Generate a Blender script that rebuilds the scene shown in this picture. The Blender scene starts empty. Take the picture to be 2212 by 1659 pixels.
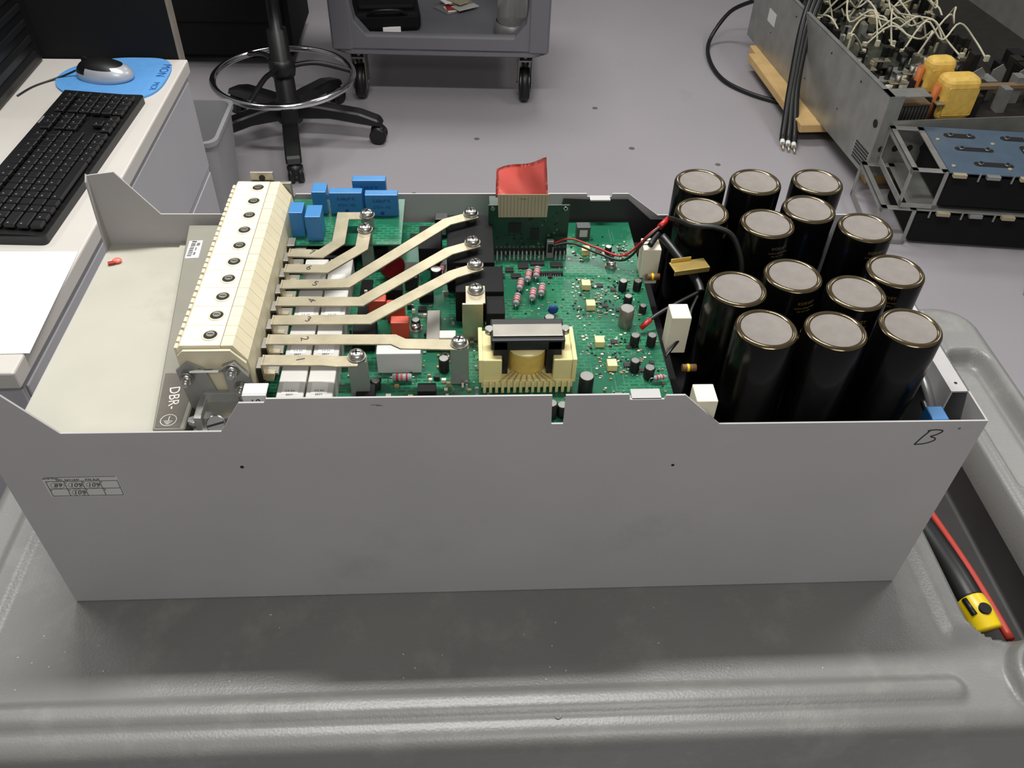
import bpy, bmesh, math, random
import numpy as np
from mathutils import Matrix, Vector
random.seed(7)
sc=bpy.context.scene
sc.view_settings.view_transform='Standard'
FL=-0.82
# ---------------------------------------------------------------- materials
def lin(c):
    o=[]
    for v in c:
        v=v/255.0
        o.append(v/12.92 if v<=0.04045 else ((v+0.055)/1.055)**2.4)
    return o
MC={}
def mat(name,rgb=(128,128,128),rough=0.5,metal=0.0,ns=30,na=0.08,bump=0.0,bs=200,emis=0,coat=0,alpha=None,stain=None,detail=4,spec=None,sss=0,scratch=0):
    if name in MC: return MC[name]
    m=bpy.data.materials.new(name); m.use_nodes=True
    nt=m.node_tree; b=nt.nodes['Principled BSDF']
    tc=nt.nodes.new('ShaderNodeTexCoord')
    nz=nt.nodes.new('ShaderNodeTexNoise'); nz.inputs['Scale'].default_value=ns; nz.inputs['Detail'].default_value=detail
    nt.links.new(tc.outputs['Object'],nz.inputs['Vector'])
    rp=nt.nodes.new('ShaderNodeValToRGB')
    c=lin(rgb)
    lo=[x*(1-na) for x in c]+[1]; hi=[min(1,x*(1+na)) for x in c]+[1]
    rp.color_ramp.elements[0].position=0.3; rp.color_ramp.elements[1].position=0.7
    rp.color_ramp.elements[0].color=lo; rp.color_ramp.elements[1].color=hi
    nt.links.new(nz.outputs['Fac'],rp.inputs['Fac'])
    out=rp.outputs['Color']
    def blend(out,fac,col):
        mx=nt.nodes.new('ShaderNodeMix'); mx.data_type='RGBA'
        nt.links.new(fac,mx.inputs[0]); nt.links.new(out,mx.inputs[6]); mx.inputs[7].default_value=lin(col)+[1]
        return mx.outputs[2]
    if stain:
        n2=nt.nodes.new('ShaderNodeTexNoise'); n2.inputs['Scale'].default_value=stain[1]; n2.inputs['Detail'].default_value=8
        n2.inputs['Roughness'].default_value=0.7
        nt.links.new(tc.outputs['Object'],n2.inputs['Vector'])
        r2=nt.nodes.new('ShaderNodeValToRGB'); r2.color_ramp.elements[0].position=stain[2]; r2.color_ramp.elements[1].position=stain[3]
        nt.links.new(n2.outputs['Fac'],r2.inputs['Fac'])
        out=blend(out,r2.outputs['Color'],stain[0])
    if scratch:
        for ang,sc1 in ((0.5,(6,90,6)),(2.1,(5,70,5))):
            mp=nt.nodes.new('ShaderNodeMapping'); mp.inputs['Rotation'].default_value=(0,0,ang); mp.inputs['Scale'].default_value=sc1
            nt.links.new(tc.outputs['Object'],mp.inputs['Vector'])
            n4=nt.nodes.new('ShaderNodeTexNoise'); n4.inputs['Scale'].default_value=5; n4.inputs['Detail'].default_value=3; nt.links.new(mp.outputs['Vector'],n4.inputs['Vector'])
            r4=nt.nodes.new('ShaderNodeValToRGB'); r4.color_ramp.elements[0].position=.70; r4.color_ramp.elements[1].position=.78
            r4.color_ramp.elements[1].color=(scratch,scratch,scratch,1)
            nt.links.new(n4.outputs['Fac'],r4.inputs['Fac'])
            out=blend(out,r4.outputs['Color'],[min(255,v*1.3) for v in rgb])
    nt.links.new(out,b.inputs['Base Color'])
    b.inputs['Roughness'].default_value=rough; b.inputs['Metallic'].default_value=metal
    if spec is not None: b.inputs['Specular IOR Level'].default_value=spec
    if coat: b.inputs['Coat Weight'].default_value=coat
    if alpha is not None: b.inputs['Transmission Weight'].default_value=alpha
    if sss:
        b.inputs['Subsurface Weight'].default_value=sss; b.inputs['Subsurface Radius'].default_value=(.01,.004,.003); b.inputs['Subsurface Scale'].default_value=1
    if bump:
        n3=nt.nodes.new('ShaderNodeTexNoise'); n3.inputs['Scale'].default_value=bs; n3.inputs['Detail'].default_value=3
        nt.links.new(tc.outputs['Object'],n3.inputs['Vector'])
        bp=nt.nodes.new('ShaderNodeBump'); bp.inputs['Strength'].default_value=bump; bp.inputs['Distance'].default_value=0.002
        nt.links.new(n3.outputs['Fac'],bp.inputs['Height']); nt.links.new(bp.outputs['Normal'],b.inputs['Normal'])
    MC[name]=m
    return m
PAINT=mat('painted_steel',(164,161,160),0.48,0,8,0.04,0.04,900,stain=((146,143,138),6,0.58,0.85))
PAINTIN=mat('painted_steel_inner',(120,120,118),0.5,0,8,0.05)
SHELF=mat('shelf_paint',(172,169,156),0.38,0,12,0.05,stain=((146,141,126),6,0.55,0.8))
CARRIER=mat('carrier_gray',(126,123,112),0.45,0,20,0.06)
CARTP=mat('cart_plastic',(113,112,109),0.38,0,5,0.08,0.14,420,stain=((136,135,130),16,0.52,0.85),scratch=0.4)
CARTSHADE=mat('cart_slot_shade',(44,41,40),0.6,0,12,0.2)  # shade deep in the tool slot and cup hole, put into the colour
CART2=mat('cart2_plastic',(106,105,110),0.5,0,5,0.05)
FLOORM=mat('floor_epoxy',(160,155,159),0.30,0,1.2,0.05,0.03,60,stain=((138,134,137),3,0.6,0.9))
WALLM=mat('wall_paint',(150,148,145),0.8,0,2,0.02)
CREAM=mat('terminal_cream',(222,212,184),0.45,0,40,0.04)
CREAM2=mat('terminal_cream_b',(206,196,167),0.45,0,40,0.05)
FOAM=mat('ceramic_white',(216,208,186),0.7,0,60,0.04)
WHITE=mat('white_plastic',(190,190,187),0.4,0,20,0.03)
LABELW=mat('label_white',(208,206,202),0.6,0,30,0.02)
TIN=mat('tinned_copper',(182,172,146),0.36,0.8,60,0.14,0.05,300)
STEEL=mat('steel',(190,188,182),0.28,1.0,40,0.08)
STEELD=mat('steel_dull',(146,142,134),0.42,0.9,40,0.12)
GALV=mat('galvanized',(160,160,155),0.42,0.65,14,0.14)
CHROME=mat('chrome',(215,215,215),0.12,1.0,10,0.02)
DARKM=mat('dark_metal',(62,58,54),0.45,0.7,30,0.15)
HOLE=mat('hole_dark',(12,11,10),0.8,0,20,0.1)
BLACK=mat('black_plastic',(16,16,16),0.42,0,20,0.15)
BLACKM=mat('black_matte',(11,11,12),0.75,0,20,0.15,spec=.25)
KEYB=mat('key_black',(15,15,16),0.42,0,20,0.1)
SLEEVE=mat('capacitor_sleeve',(8,7,7),0.22,0,20,0.1,spec=.34)
SLVRIM=mat('sleeve_rim',(96,84,62),0.18,0.8,60,0.25)
CAPTOP=mat('capacitor_top',(112,106,100),0.6,0.05,120,0.08)
GOLDINK=mat('gold_ink',(120,98,52),0.4,0.3)
BLUE=mat('film_blue',(48,110,162),0.38,0,40,0.06)
BLUEP=mat('mousepad_blue',(84,144,202),0.7,0,60,0.05)
BLUED=mat('blue_ink',(22,60,120),0.6)
INK=mat('ink_black',(25,23,25),0.6)
INKG=mat('ink_gray',(95,93,92),0.6)
RED=mat('red_tape',(250,112,100),0.32,0,30,0.06,0.1,60,coat=0.3,sss=.35)
REDW=mat('red_wire',(160,28,24),0.4)
REDT=mat('tool_red',(170,48,34),0.45)
REDB=mat('red_box',(180,68,48),0.4,0,40,0.08)
DRED=mat('dark_red',(96,16,18),0.35)
YEL=mat('bobbin_yellow',(212,198,140),0.4,0,40,0.06)
YELW=mat('winding_yellow',(200,168,84),0.35,0,200,0.1)
YELC=mat('coil_yellow',(214,176,84),0.55,0,50,0.12,0.3,80)
YELT=mat('tool_yellow',(228,196,20),0.35,0,20,0.05)
ORG=mat('orange_sleeve',(176,92,30),0.5)
BRASS=mat('brass_tab',(204,176,104),0.3,0.75,30,0.12)
RIB=mat('ribbon_beige',(158,148,120),0.5)
WOOD=mat('wood_board',(206,172,116),0.55,0,12,0.12)
CABW=mat('cable_white',(196,190,164),0.5)
DESK=mat('desk_laminate',(192,187,180),0.45,0,10,0.02)
DESKS=mat('desk_side',(166,164,168),0.5,0,10,0.02)
BIN=mat('bin_gray',(150,149,151),0.5,0,10,0.03)
PAPER=mat('paper_white',(236,235,232),0.8,0,10,0.01)
BLUEG=mat('plate_bluegray',(84,102,120),0.42,0.3,20,0.08)
REL=mat('relay_gray',(182,180,174),0.45,0,30,0.05)
SILV=mat('mouse_silver',(178,180,184),0.3,0.3,20,0.03)
TRACE=mat('pcb_trace',(44,112,80),0.35,0,80,0.1)
PCBD=mat('pcb_dark_green',(14,48,34),0.35,0,60,0.15)
GLASSY=mat('clear_plastic',(190,190,188),0.15,0,20,0.02,alpha=0.7)
RESB=mat('resistor_body',(150,152,156),0.4)
KEYL=mat('key_legend',(120,120,122),0.6)
def pcbmat():
    m=bpy.data.materials.new('pcb_green'); m.use_nodes=True; nt=m.node_tree; b=nt.nodes['Principled BSDF']
    tc=nt.nodes.new('ShaderNodeTexCoord')
    br=nt.nodes.new('ShaderNodeTexBrick'); br.inputs['Scale'].default_value=60; br.inputs['Mortar Size'].default_value=.06
    br.inputs['Color1'].default_value=lin((20,80,56))+[1]; br.inputs['Color2'].default_value=lin((28,94,66))+[1]; br.inputs['Mortar'].default_value=lin((42,110,80))+[1]
    nt.links.new(tc.outputs['Object'],br.inputs['Vector'])
    n=nt.nodes.new('ShaderNodeTexNoise'); n.inputs['Scale'].default_value=22
    nt.links.new(tc.outputs['Object'],n.inputs['Vector'])
    r2=nt.nodes.new('ShaderNodeValToRGB'); r2.color_ramp.elements[0].position=0.46; r2.color_ramp.elements[1].position=0.54
    nt.links.new(n.outputs['Fac'],r2.inputs['Fac'])
    mx=nt.nodes.new('ShaderNodeMix'); mx.data_type='RGBA'; nt.links.new(r2.outputs['Color'],mx.inputs[0])
    mx.inputs[6].default_value=lin((24,86,62))+[1]; nt.links.new(br.outputs['Color'],mx.inputs[7])
    nt.links.new(mx.outputs[2],b.inputs['Base Color']); b.inputs['Roughness'].default_value=0.24
    return m
PCB=pcbmat()
# ---------------------------------------------------------------- builder
class B:
    def __init__(s,name): s.name=name; s.bm=bmesh.new(); s.mats=[]
    def mi(s,m):
        if m not in s.mats: s.mats.append(m)
        return s.mats.index(m)
    def add(s,t,m,M=None,smooth=None):
        if M is not None: bmesh.ops.transform(t,matrix=M,verts=t.verts)
        i=s.mi(m)
        for f in t.faces:
            f.material_index=i
            if smooth is not None: f.smooth=smooth
        me=bpy.data.meshes.new('t'); t.to_mesh(me); t.free()
        s.bm.from_mesh(me); bpy.data.meshes.remove(me)
    def box(s,x0,x1,y0,y1,z0,z1,m,bev=0,rz=0,M=None,seg=2):
        t=bmesh.new(); bmesh.ops.create_cube(t,size=1)
        c=Vector(((x0+x1)/2,(y0+y1)/2,(z0+z1)/2))
        bmesh.ops.scale(t,vec=(x1-x0,y1-y0,z1-z0),verts=t.verts)
        if bev: bmesh.ops.bevel(t,geom=list(t.edges),offset=bev,segments=seg,profile=0.5,affect='EDGES')
        MM=Matrix.Translation(c)@Matrix.Rotation(math.radians(rz),4,'Z')
        if M is not None: MM=M@MM
        s.add(t,m,MM)
    def cyl(s,p,q,r,m,r2=None,seg=20,bev=0):
        p=Vector(p);q=Vector(q); L=(q-p).length; t=bmesh.new()
        bmesh.ops.create_cone(t,cap_ends=True,segments=seg,radius1=r,radius2=r if r2 is None else r2,depth=L)
        for f in t.faces: f.smooth=abs(f.normal.z)<0.95
        if bev:
            es=[e for e in t.edges if abs(abs(e.verts[0].co.z)-L/2)<1e-6 and abs(e.verts[0].co.z-e.verts[1].co.z)<1e-6]
            bmesh.ops.bevel(t,geom=es,offset=bev,segments=2,affect='EDGES')
        rot=(q-p).to_track_quat('Z','Y').to_matrix().to_4x4()
        s.add(t,m,Matrix.Translation((p+q)/2)@rot)
    def prism(s,pts,plane,a,b,m,bev=0,M=None):
        t=bmesh.new()
        def mk(u,v,w):
            return {'xz':(u,w,v),'xy':(u,v,w),'yz':(w,u,v)}[plane]
        A=[t.verts.new(mk(u,v,a)) for u,v in pts]; Bv=[t.verts.new(mk(u,v,b)) for u,v in pts]
        n=len(pts)
        t.faces.new(A); t.faces.new(list(reversed(Bv)))
        for i in range(n): t.faces.new((A[i],Bv[i],Bv[(i+1)%n],A[(i+1)%n]))
        bmesh.ops.recalc_face_normals(t,faces=t.faces)
        if bev: bmesh.ops.bevel(t,geom=list(t.edges),offset=bev,segments=1,affect='EDGES')
        s.add(t,m,M)
    def strip(s,pts,w,z0,z1,m):
        L=[];R=[];n=len(pts); P=[Vector(p) for p in pts]
        for i in range(n):
            d0=(P[i]-P[i-1]).normalized() if i>0 else None
            d1=(P[i+1]-P[i]).normalized() if i<n-1 else None
            if d0 is None: d0=d1
            if d1 is None: d1=d0
            n0=Vector((-d0.y,d0.x)); n1=Vector((-d1.y,d1.x)); b=(n0+n1).normalized(); k=(w/2)/max(0.4,b.dot(n0))
            L.append(P[i]+b*k); R.append(P[i]-b*k)
        s.prism([tuple(v) for v in L]+[tuple(v) for v in reversed(R)],'xy',z0,z1,m,.0003)
    def lathe(s,prof,c,m,seg=32,smooth=True,M=None):
        t=bmesh.new(); rings=[]
        for r,z in prof:
            if r<1e-6: rings.append([t.verts.new((0,0,z))])
            else: rings.append([t.verts.new((r*math.cos(2*math.pi*k/seg),r*math.sin(2*math.pi*k/seg),z)) for k in range(seg)])
        for a,b in zip(rings,rings[1:]):
            for k in range(seg):
                k2=(k+1)%seg
                if len(a)==1 and len(b)==1: continue
                if len(a)==1: t.faces.new((a[0],b[k2],b[k]))
                elif len(b)==1: t.faces.new((a[k],a[k2],b[0]))
                else: t.faces.new((a[k],a[k2],b[k2],b[k]))
        bmesh.ops.recalc_face_normals(t,faces=t.faces)
        MM=Matrix.Translation(c) if M is None else M
        s.add(t,m,MM,smooth)
    def tube(s,pts,r,m,seg=8,sub=6,closed=False):
        P=[Vector(p) for p in pts]; Q=[]; n=len(P)
        if n==2: Q=P
        else:
            rng=range(n) if closed else range(n-1)
            for i in rng:
                if closed: p0,p1,p2,p3=P[(i-1)%n],P[i],P[(i+1)%n],P[(i+2)%n]
                else: p0=P[max(0,i-1)];p1=P[i];p2=P[i+1];p3=P[min(n-1,i+2)]
                for k in range(sub):
                    t=k/sub
                    Q.append(0.5*((2*p1)+(-p0+p2)*t+(2*p0-5*p1+4*p2-p3)*t*t+(-p0+3*p1-3*p2+p3)*t**3))
            if not closed: Q.append(P[-1])
        t=bmesh.new(); rings=[]; N=len(Q); up=Vector((0.13,0.21,1)).normalized()
        for i in range(N):
            if closed: d=Q[(i+1)%N]-Q[i-1]
            else: d=Q[min(N-1,i+1)]-Q[max(0,i-1)]
            d.normalize()
            a=d.cross(up)
            if a.length<1e-3: a=d.cross(Vector((1,0,0)))
            a.normalize(); b=a.cross(d).normalized()
            rings.append([t.verts.new(Q[i]+r*(a*math.cos(2*math.pi*k/seg)+b*math.sin(2*math.pi*k/seg))) for k in range(seg)])
        pr=list(zip(rings,rings[1:]))
        if closed: pr.append((rings[-1],rings[0]))
        for A,C in pr:
            for k in range(seg): t.faces.new((A[k],A[(k+1)%seg],C[(k+1)%seg],C[k]))
        if not closed: t.faces.new(rings[0]); t.faces.new(list(reversed(rings[-1])))
        bmesh.ops.recalc_face_normals(t,faces=t.faces)
        s.add(t,m,None,True)
    def sphere(s,c,r,m,sc=(1,1,1),M=None,seg=20):
        t=bmesh.new(); bmesh.ops.create_uvsphere(t,u_segments=seg,v_segments=seg//2,radius=r)
        bmesh.ops.scale(t,vec=sc,verts=t.verts)
        s.add(t,m,Matrix.Translation(c) if M is None else M,True)
    def text(s,txt,size,M,m,bend=None,shear=0,thick=0.00015,align='CENTER'):
        cu=bpy.data.curves.new('t','FONT'); cu.body=txt; cu.size=size; cu.align_x=align; cu.align_y='CENTER'; cu.shear=shear; cu.extrude=thick; cu.resolution_u=3
        ob=bpy.data.objects.new('t',cu); sc.collection.objects.link(ob)
        dg=bpy.context.evaluated_depsgraph_get(); me=bpy.data.meshes.new_from_object(ob.evaluated_get(dg))
        t=bmesh.new(); t.from_mesh(me)
        if bend:
            for v in t.verts:
                a=v.co.x/bend; z=v.co.z
                v.co=Vector(((bend+z)*math.sin(a),-(bend+z)*math.cos(a),v.co.y))
        s.add(t,m,M,False)
        bpy.data.objects.remove(ob); bpy.data.curves.remove(cu); bpy.data.meshes.remove(me)
    def done(s,parent=None,loc=None,rz=0,name=None):
        me=bpy.data.meshes.new(s.name); s.bm.to_mesh(me); s.bm.free()
        for m in s.mats: me.materials.append(m)
        ob=bpy.data.objects.new(name or s.name,me); sc.collection.objects.link(ob)
        if loc is not None: ob.location=loc
        ob.rotation_euler[2]=math.radians(rz)
        if parent: ob.parent=parent
        return ob
def empty(name,loc=(0,0,0),rz=0):
    e=bpy.data.objects.new(name,None); e.empty_display_size=0.05; sc.collection.objects.link(e); e.location=loc; e.rotation_euler[2]=math.radians(rz); return e
RX=Matrix.Rotation(math.radians(90),4,'X')
def T(x,y,z): return Matrix.Translation((x,y,z))
def RZ(a): return Matrix.Rotation(math.radians(a),4,'Z')
def rrect(x0,x1,y0,y1,r,n=6):
    o=[]
    for cx,cy,a in ((x1-r,y1-r,0),(x0+r,y1-r,90),(x0+r,y0+r,180),(x1-r,y0+r,270)):
        for k in range(n+1):
            t=math.radians(a+90*k/n); o.append((cx+r*math.cos(t),cy+r*math.sin(t)))
    return o
# ================================================================= ROOM
b=B('floor'); b.box(-3.2,5.2,-3.0,6.2,FL-0.05,FL,FLOORM); b.done()
b=B('wall_back'); b.box(-3.2,5.2,6.2,6.3,FL,2.0,WALLM); b.done()
b=B('wall_left'); b.box(-3.3,-3.2,-3.0,6.2,FL,2.0,WALLM); b.done()
b=B('wall_right'); b.box(5.2,5.3,-3.0,6.2,FL,2.0,WALLM); b.done()
b=B('baseboard_back'); b.box(-3.2,5.2,6.185,6.2,FL,FL+0.1,BLACKM); b.done()
b=B('floor_debris')
FD=mat('debris_dark',(96,92,84),.8); rd=random.Random(5)
for (x,y) in ((.421,2.491),(1.0,2.42),(.9,2.75),(.62,2.2),(1.3,2.3),(.2,2.1),(1.1,1.9)):
    b.lathe([(0,.001),(rd.uniform(.004,.009),.0008),(rd.uniform(.008,.012),0)],(x,y,FL+.0002),FD,9)
b.done()
# ================================================================= CHASSIS
D=0.308; TH=0.0016
ch=empty('drive_chassis')
fr=[(0,0.001),(.8,0.001),(.8,.232),(.577,.233),(.544,.266),(.529,.266),(.528,.262),(.501,.262),(.5,.2675),(.451,.2675),(.451,.236),(.4415,.236),(.4405,.2675),(.224,.268),(.222,.264),(.203,.264),(.184,.233),(.062,.2335),(.028,.281),(0,.281)]
b=B('front_panel'); b.prism(fr,'xz',0,TH,PAINT)
b.cyl((.192,-.0002,.191),(.192,.0004,.191),.0016,HOLE,seg=12)
b.cyl((.547,-.0002,.184),(.547,.0004,.184),.0014,HOLE,seg=12)
b.cyl((.779,-.0002,.2235),(.779,.0004,.2235),.0012,INKG,seg=12)
b.box(.503,.526,.0005,.012,.2605,.262,PAINT)
b.box(.302,.309,-.0003,.0001,.2600,.2603,INKG,rz=0); b.box(.306,.311,-.0003,.0001,.2593,.2596,INKG)
b.done(ch)
bk=[(0,0.001),(.8,0.001),(.8,.232),(.580,.232),(.546,.258),(.529,.258),(.528,.2545),(.503,.2545),(.502,.258),(.203,.258),(.184,.234),(.062,.2345),(.028,.283),(0,.279)]
b=B('back_panel'); b.prism(bk,'xz',D,D+TH,PAINT)
b.box(.505,.526,D-.008,D+.001,.254,.2555,PAINT); b.done(ch)
b=B('back_shade_sheet'); b.prism([(.470,.200),(.478,.2545),(.500,.2535),(.545,.2535),(.572,.229),(.60,.2285),(.60,.2)],'xz',D-.003,D-.002,mat('back_shade_dark',(44,44,45),.5,0,20,.1)); b.done(ch)  # added dark sheet, paints the shade on the back panel's inner face
b=B('side_left'); b.box(0,TH,TH,D,0.001,.197,PAINT)
b.prism([(0.0,.196),(.012,.196),(.006,.28),(0.0,.281)],'yz',0,TH,PAINT)
b.prism([(D,.196),(D-.014,.196),(D-.006,.275),(D,.281)],'yz',0,TH,PAINT)
b.done(ch)
b=B('side_right'); b.box(.8-TH,.8,TH,D,0.001,.232,PAINT)
b.box(.784,.8,.035,D,.2305,.232,PAINT,0)
b.box(.784,.7855,.035,D,.205,.2305,PAINT,0)
b.cyl((.792,.045,.2322),(.792,.045,.2318),.0014,HOLE); b.done(ch)
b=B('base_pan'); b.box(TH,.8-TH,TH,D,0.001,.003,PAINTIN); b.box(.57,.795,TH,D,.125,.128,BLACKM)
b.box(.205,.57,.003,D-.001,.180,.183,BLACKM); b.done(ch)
b=B('film_capacitor_box'); b.box(.757,.771,.005,.021,.128,.229,BLUE,.001); b.box(.689,.699,.160,.172,.128,.262,BLUE,.001); b.done(ch)
b=B('drain_tube'); GT=mat('tube_gray',(78,78,80),.3)
b.tube([(.775,.02,.19),(.779,.035,.20),(.780,.06,.212),(.779,.09,.216),(.776,.12,.214)],.004,GT,10)
b.tube([(.772,.018,.18),(.775,.033,.200),(.776,.05,.205)],.003,BLACK,10); b.done(ch)
b=B('connection_shelf')
W2=mat('ink_white',(205,202,195),0.6)
b.box(TH,.2,TH,D-.0002,.1955,.198,SHELF)
b.box(.0745,.2,TH,D-.0002,.198,.2,SHELF)
b.prism([(.090,.301),(.152,.301),(.152,.010),(.127,.010)],'xy',.2,.226,CARRIER,.001)
b.prism([(.1215,.075),(.148,.075),(.148,.012),(.1285,.012)],'xy',.226,.2264,mat('carrier_dark',(86,80,72),0.6,0,40,0.1))
b.text('DBR-',.0120,T(.1355,.045,.2266)@RZ(-80),W2)
ring=[( .1375+.0062*math.cos(t),.0195+.0062*math.sin(t),.2266) for t in np.linspace(0,2*math.pi,20,endpoint=False)]
b.tube(ring,.0004,W2,seg=5,sub=2,closed=True)
ex,ey=.1375,.0195
for (hw,dy) in ((.0034,-.001),(.0024,-.0026),(.0012,-.004)): b.box(ex-hw,ex+hw,ey+dy-.0003,ey+dy+.0003,.2264,.2267,W2)
b.box(ex-.0003,ex+.0003,ey-.001,ey+.0045,.2264,.2267,W2)
b.box(.0985,.1115,.242,.272,.226,.2263,LABELW,rz=4)
for k in range(9): b.box(.1005,.1045+random.random()*.001,.245+k*.003,.2462+k*.003+random.random()*.0008,.2263,.2265,INK)
for k in range(3): b.box(.106,.1062+.003*random.random(),.247+k*.008,.252+k*.008,.2263,.2265,INKG)
b.done(ch)
b=B('red_plug'); b.sphere((.0175,.275,.2005),.004,RED,(1.2,1,.6)); b.box(.0095,.0165,.269,.273,.199,.2015,REDW,.0005,rz=20); b.done(ch)
b=B('inspection_sticker')
x0,x1,z0,z1=.030,.090,.158,.183
b.box(x0,x1,-.0003,0,z0,z1,mat('sticker_paper',(188,186,182),.6,0,30,.02))
def ln(xa,xb,za,zb): b.box(xa,xb,-.0005,-.0002,za,zb,INK)
for z in (.1775,.168,.159): ln(x0+.002,x1-.001,z-.0002,z+.0002)
xs=[x0+.002+k*(.057/4) for k in range(5)]
for x in xs: ln(x-.0002,x+.0002,.159,.1775)
ln(x0+.002,x1-.001,.1824,.1828)
b.text('Serial Num:',.0028,T(.037,-.0004,.1812)@RX,INK,thick=.0001)
b.text('NO. 367/1047     P/N 3UP',.0032,T(.058,-.0004,.1791)@RX,INK,thick=.0001)
for k in range(8):
    cx=xs[k%4]; cz=(.1765 if k<4 else .167)
    b.text(str(k+1),.0022,T(cx+.0012,-.0004,cz-.0008)@RX,INK,thick=.0001)
for t_,cx,cz in (('89',xs[0],.1722),('109',xs[1],.1722),('109',xs[2],.1722),('109',xs[1],.1628)):
    b.text(t_,.0066,T(cx+.0078,-.0004,cz)@RX,INK,shear=.3,thick=.0001)
    ell=[(cx+.0078+.0055*math.cos(t),-.0005,cz+.0037*math.sin(t)) for t in np.linspace(0,2*math.pi,16,endpoint=False)]
    b.tube(ell,.00015,INKG,seg=4,sub=2,closed=True)
b.done(ch)
b=B('marker_writing')
b.tube([(.7475,-.0002,.205),(.7510,-.0002,.2135),(.7555,-.0002,.2225)],.0005,INK,6)
b.tube([(.753,-.0002,.2215),(.760,-.0002,.2225),(.766,-.0002,.221),(.7625,-.0002,.217),(.758,-.0002,.2145),(.7625,-.0002,.2125),(.7625,-.0002,.2095),(.756,-.0002,.206),(.7475,-.0002,.205)],.0005,INK,6)
b.done(ch)
# ================================================================= TERMINAL BLOCK
b=B('terminal_block')
pitch=.0243; y0=.051
for i in range(10):
    yc=y0+i*pitch; a=yc-pitch/2+.0002; c=yc+pitch/2-.0002
    b.prism([(.153,.227),(.153,.284),(.156,.288),(.1865,.288),(.1865,.227)],'xz',a,c,CREAM)
    for (ya,yb) in ((a,yc-.00015),(yc+.00015,c)):
        b.prism([(.187,.215),(.187,.2877),(.196,.2877),(.205,.273),(.207,.255),(.207,.215)],'xz',ya,yb,CREAM2)
    for k in range(3): b.box(.1505,.153,a+.0012+k*.0078,a+.0072+k*.0078,.250,.2850,CREAM2,.0006)
    b.lathe([(.0068,0),(.0066,.0006),(.0054,.0008),(.0052,0)],(.177,yc,.288),CREAM2,28)
    b.cyl((.177,yc,.2876),(.177,yc,.2883),.0054,HOLE,seg=24)
    b.cyl((.1768,yc+.0012,.288),(.1768,yc+.0012,.2886),.0032,STEELD,seg=16)
    b.box(.1745,.179,yc+.0008,yc+.0016,.2885,.2888,HOLE)
    if i<8:
        b.box(.207,.224,yc-.0055,yc+.0055,.250,.2525,STEELD,.0004)
        b.box(.2075,.212,yc-.007,yc+.007,.238,.258,DARKM,.0004)
        b.box(.2075,.2145,yc-.0065,yc+.0065,.2580,.2592,STEELD,.0003)
b.box(.154,.206,y0+9.5*pitch,y0+9.5*pitch+.004,.227,.286,STEELD,.0005)
b.box(.168,.19,y0+9.5*pitch+.001,y0+9.5*pitch+.004,.286,.297,STEELD,.0005)
b.cyl((.179,y0+9.5*pitch+.0005,.291),(.179,y0+9.5*pitch+.0045,.291),.003,HOLE)
ye=y0-pitch/2
b.prism([(.153,.227),(.153,.280),(.158,.285),(.194,.285),(.204,.272),(.206,.205),(.17,.205)],'xz',ye-.003,ye,CREAM2)
b.prism([(.153,.228),(.150,.268),(.160,.276),(.172,.268),(.178,.238),(.176,.212),(.165,.212)],'xz',ye-.006,ye-.004,GALV)
Mb=T(.176,ye-.009,.270)@Matrix.Rotation(math.radians(-38),4,'X')@RZ(10)
b.prism([(-.013,-.007),(.008,-.008),(.013,.004),(-.006,.009)],'xy',-.0008,.0008,GALV,M=Mb)
b.cyl(Mb@Vector((0,0,.0007)),Mb@Vector((0,0,.0011)),.0036,HOLE)
b.prism([(.188,.225),(.186,.272),(.196,.276),(.205,.262),(.206,.225)],'xz',ye-.008,ye-.003,GALV)
for (x,z,r) in ((.158,.262,.0042),(.194,.270,.0045),(.1975,.252,.004)):
    b.cyl((x,ye-.004,z),(x,ye-.013,z),r,STEEL,seg=6); b.cyl((x,ye-.004,z),(x,ye-.0175,z),r*.55,STEEL,seg=12)
    b.cyl((x,ye-.0085,z),(x,ye-.0095,z),r*1.3,STEELD,seg=20)
b.box(.166,.194,.012,.032,.218,.236,STEEL,.001)
b.box(.166,.194,.030,.034,.218,.246,GALV,.001)
b.box(.162,.168,.008,.034,.206,.240,GALV,.0008)
b.box(.160,.190,.004,.020,.2265,.2285,GALV,.0005)
b.cyl((.178,.016,.226),(.178,.008,.233),.0075,STEEL,seg=24,bev=.0008)
Ms=T(.178,.0078,.2332)@Matrix.Rotation(math.radians(49),4,'X')@RZ(15)
b.box(-.0065,.0065,-.0008,.0008,-.0005,.0006,HOLE,M=Ms)
b.cyl((.160,.012,.2285),(.160,.012,.235),.004,STEEL,seg=6)
b.box(.203,.2215,.010,.012,.235,.262,WHITE,.0006)
b.text('10',.0085,T(.2120,.0098,.2545)@RX@RZ(8),INK,shear=.2)
b.box(.203,.2215,.012,.024,.2605,.262,WHITE,.0004)
b.done()
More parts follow.
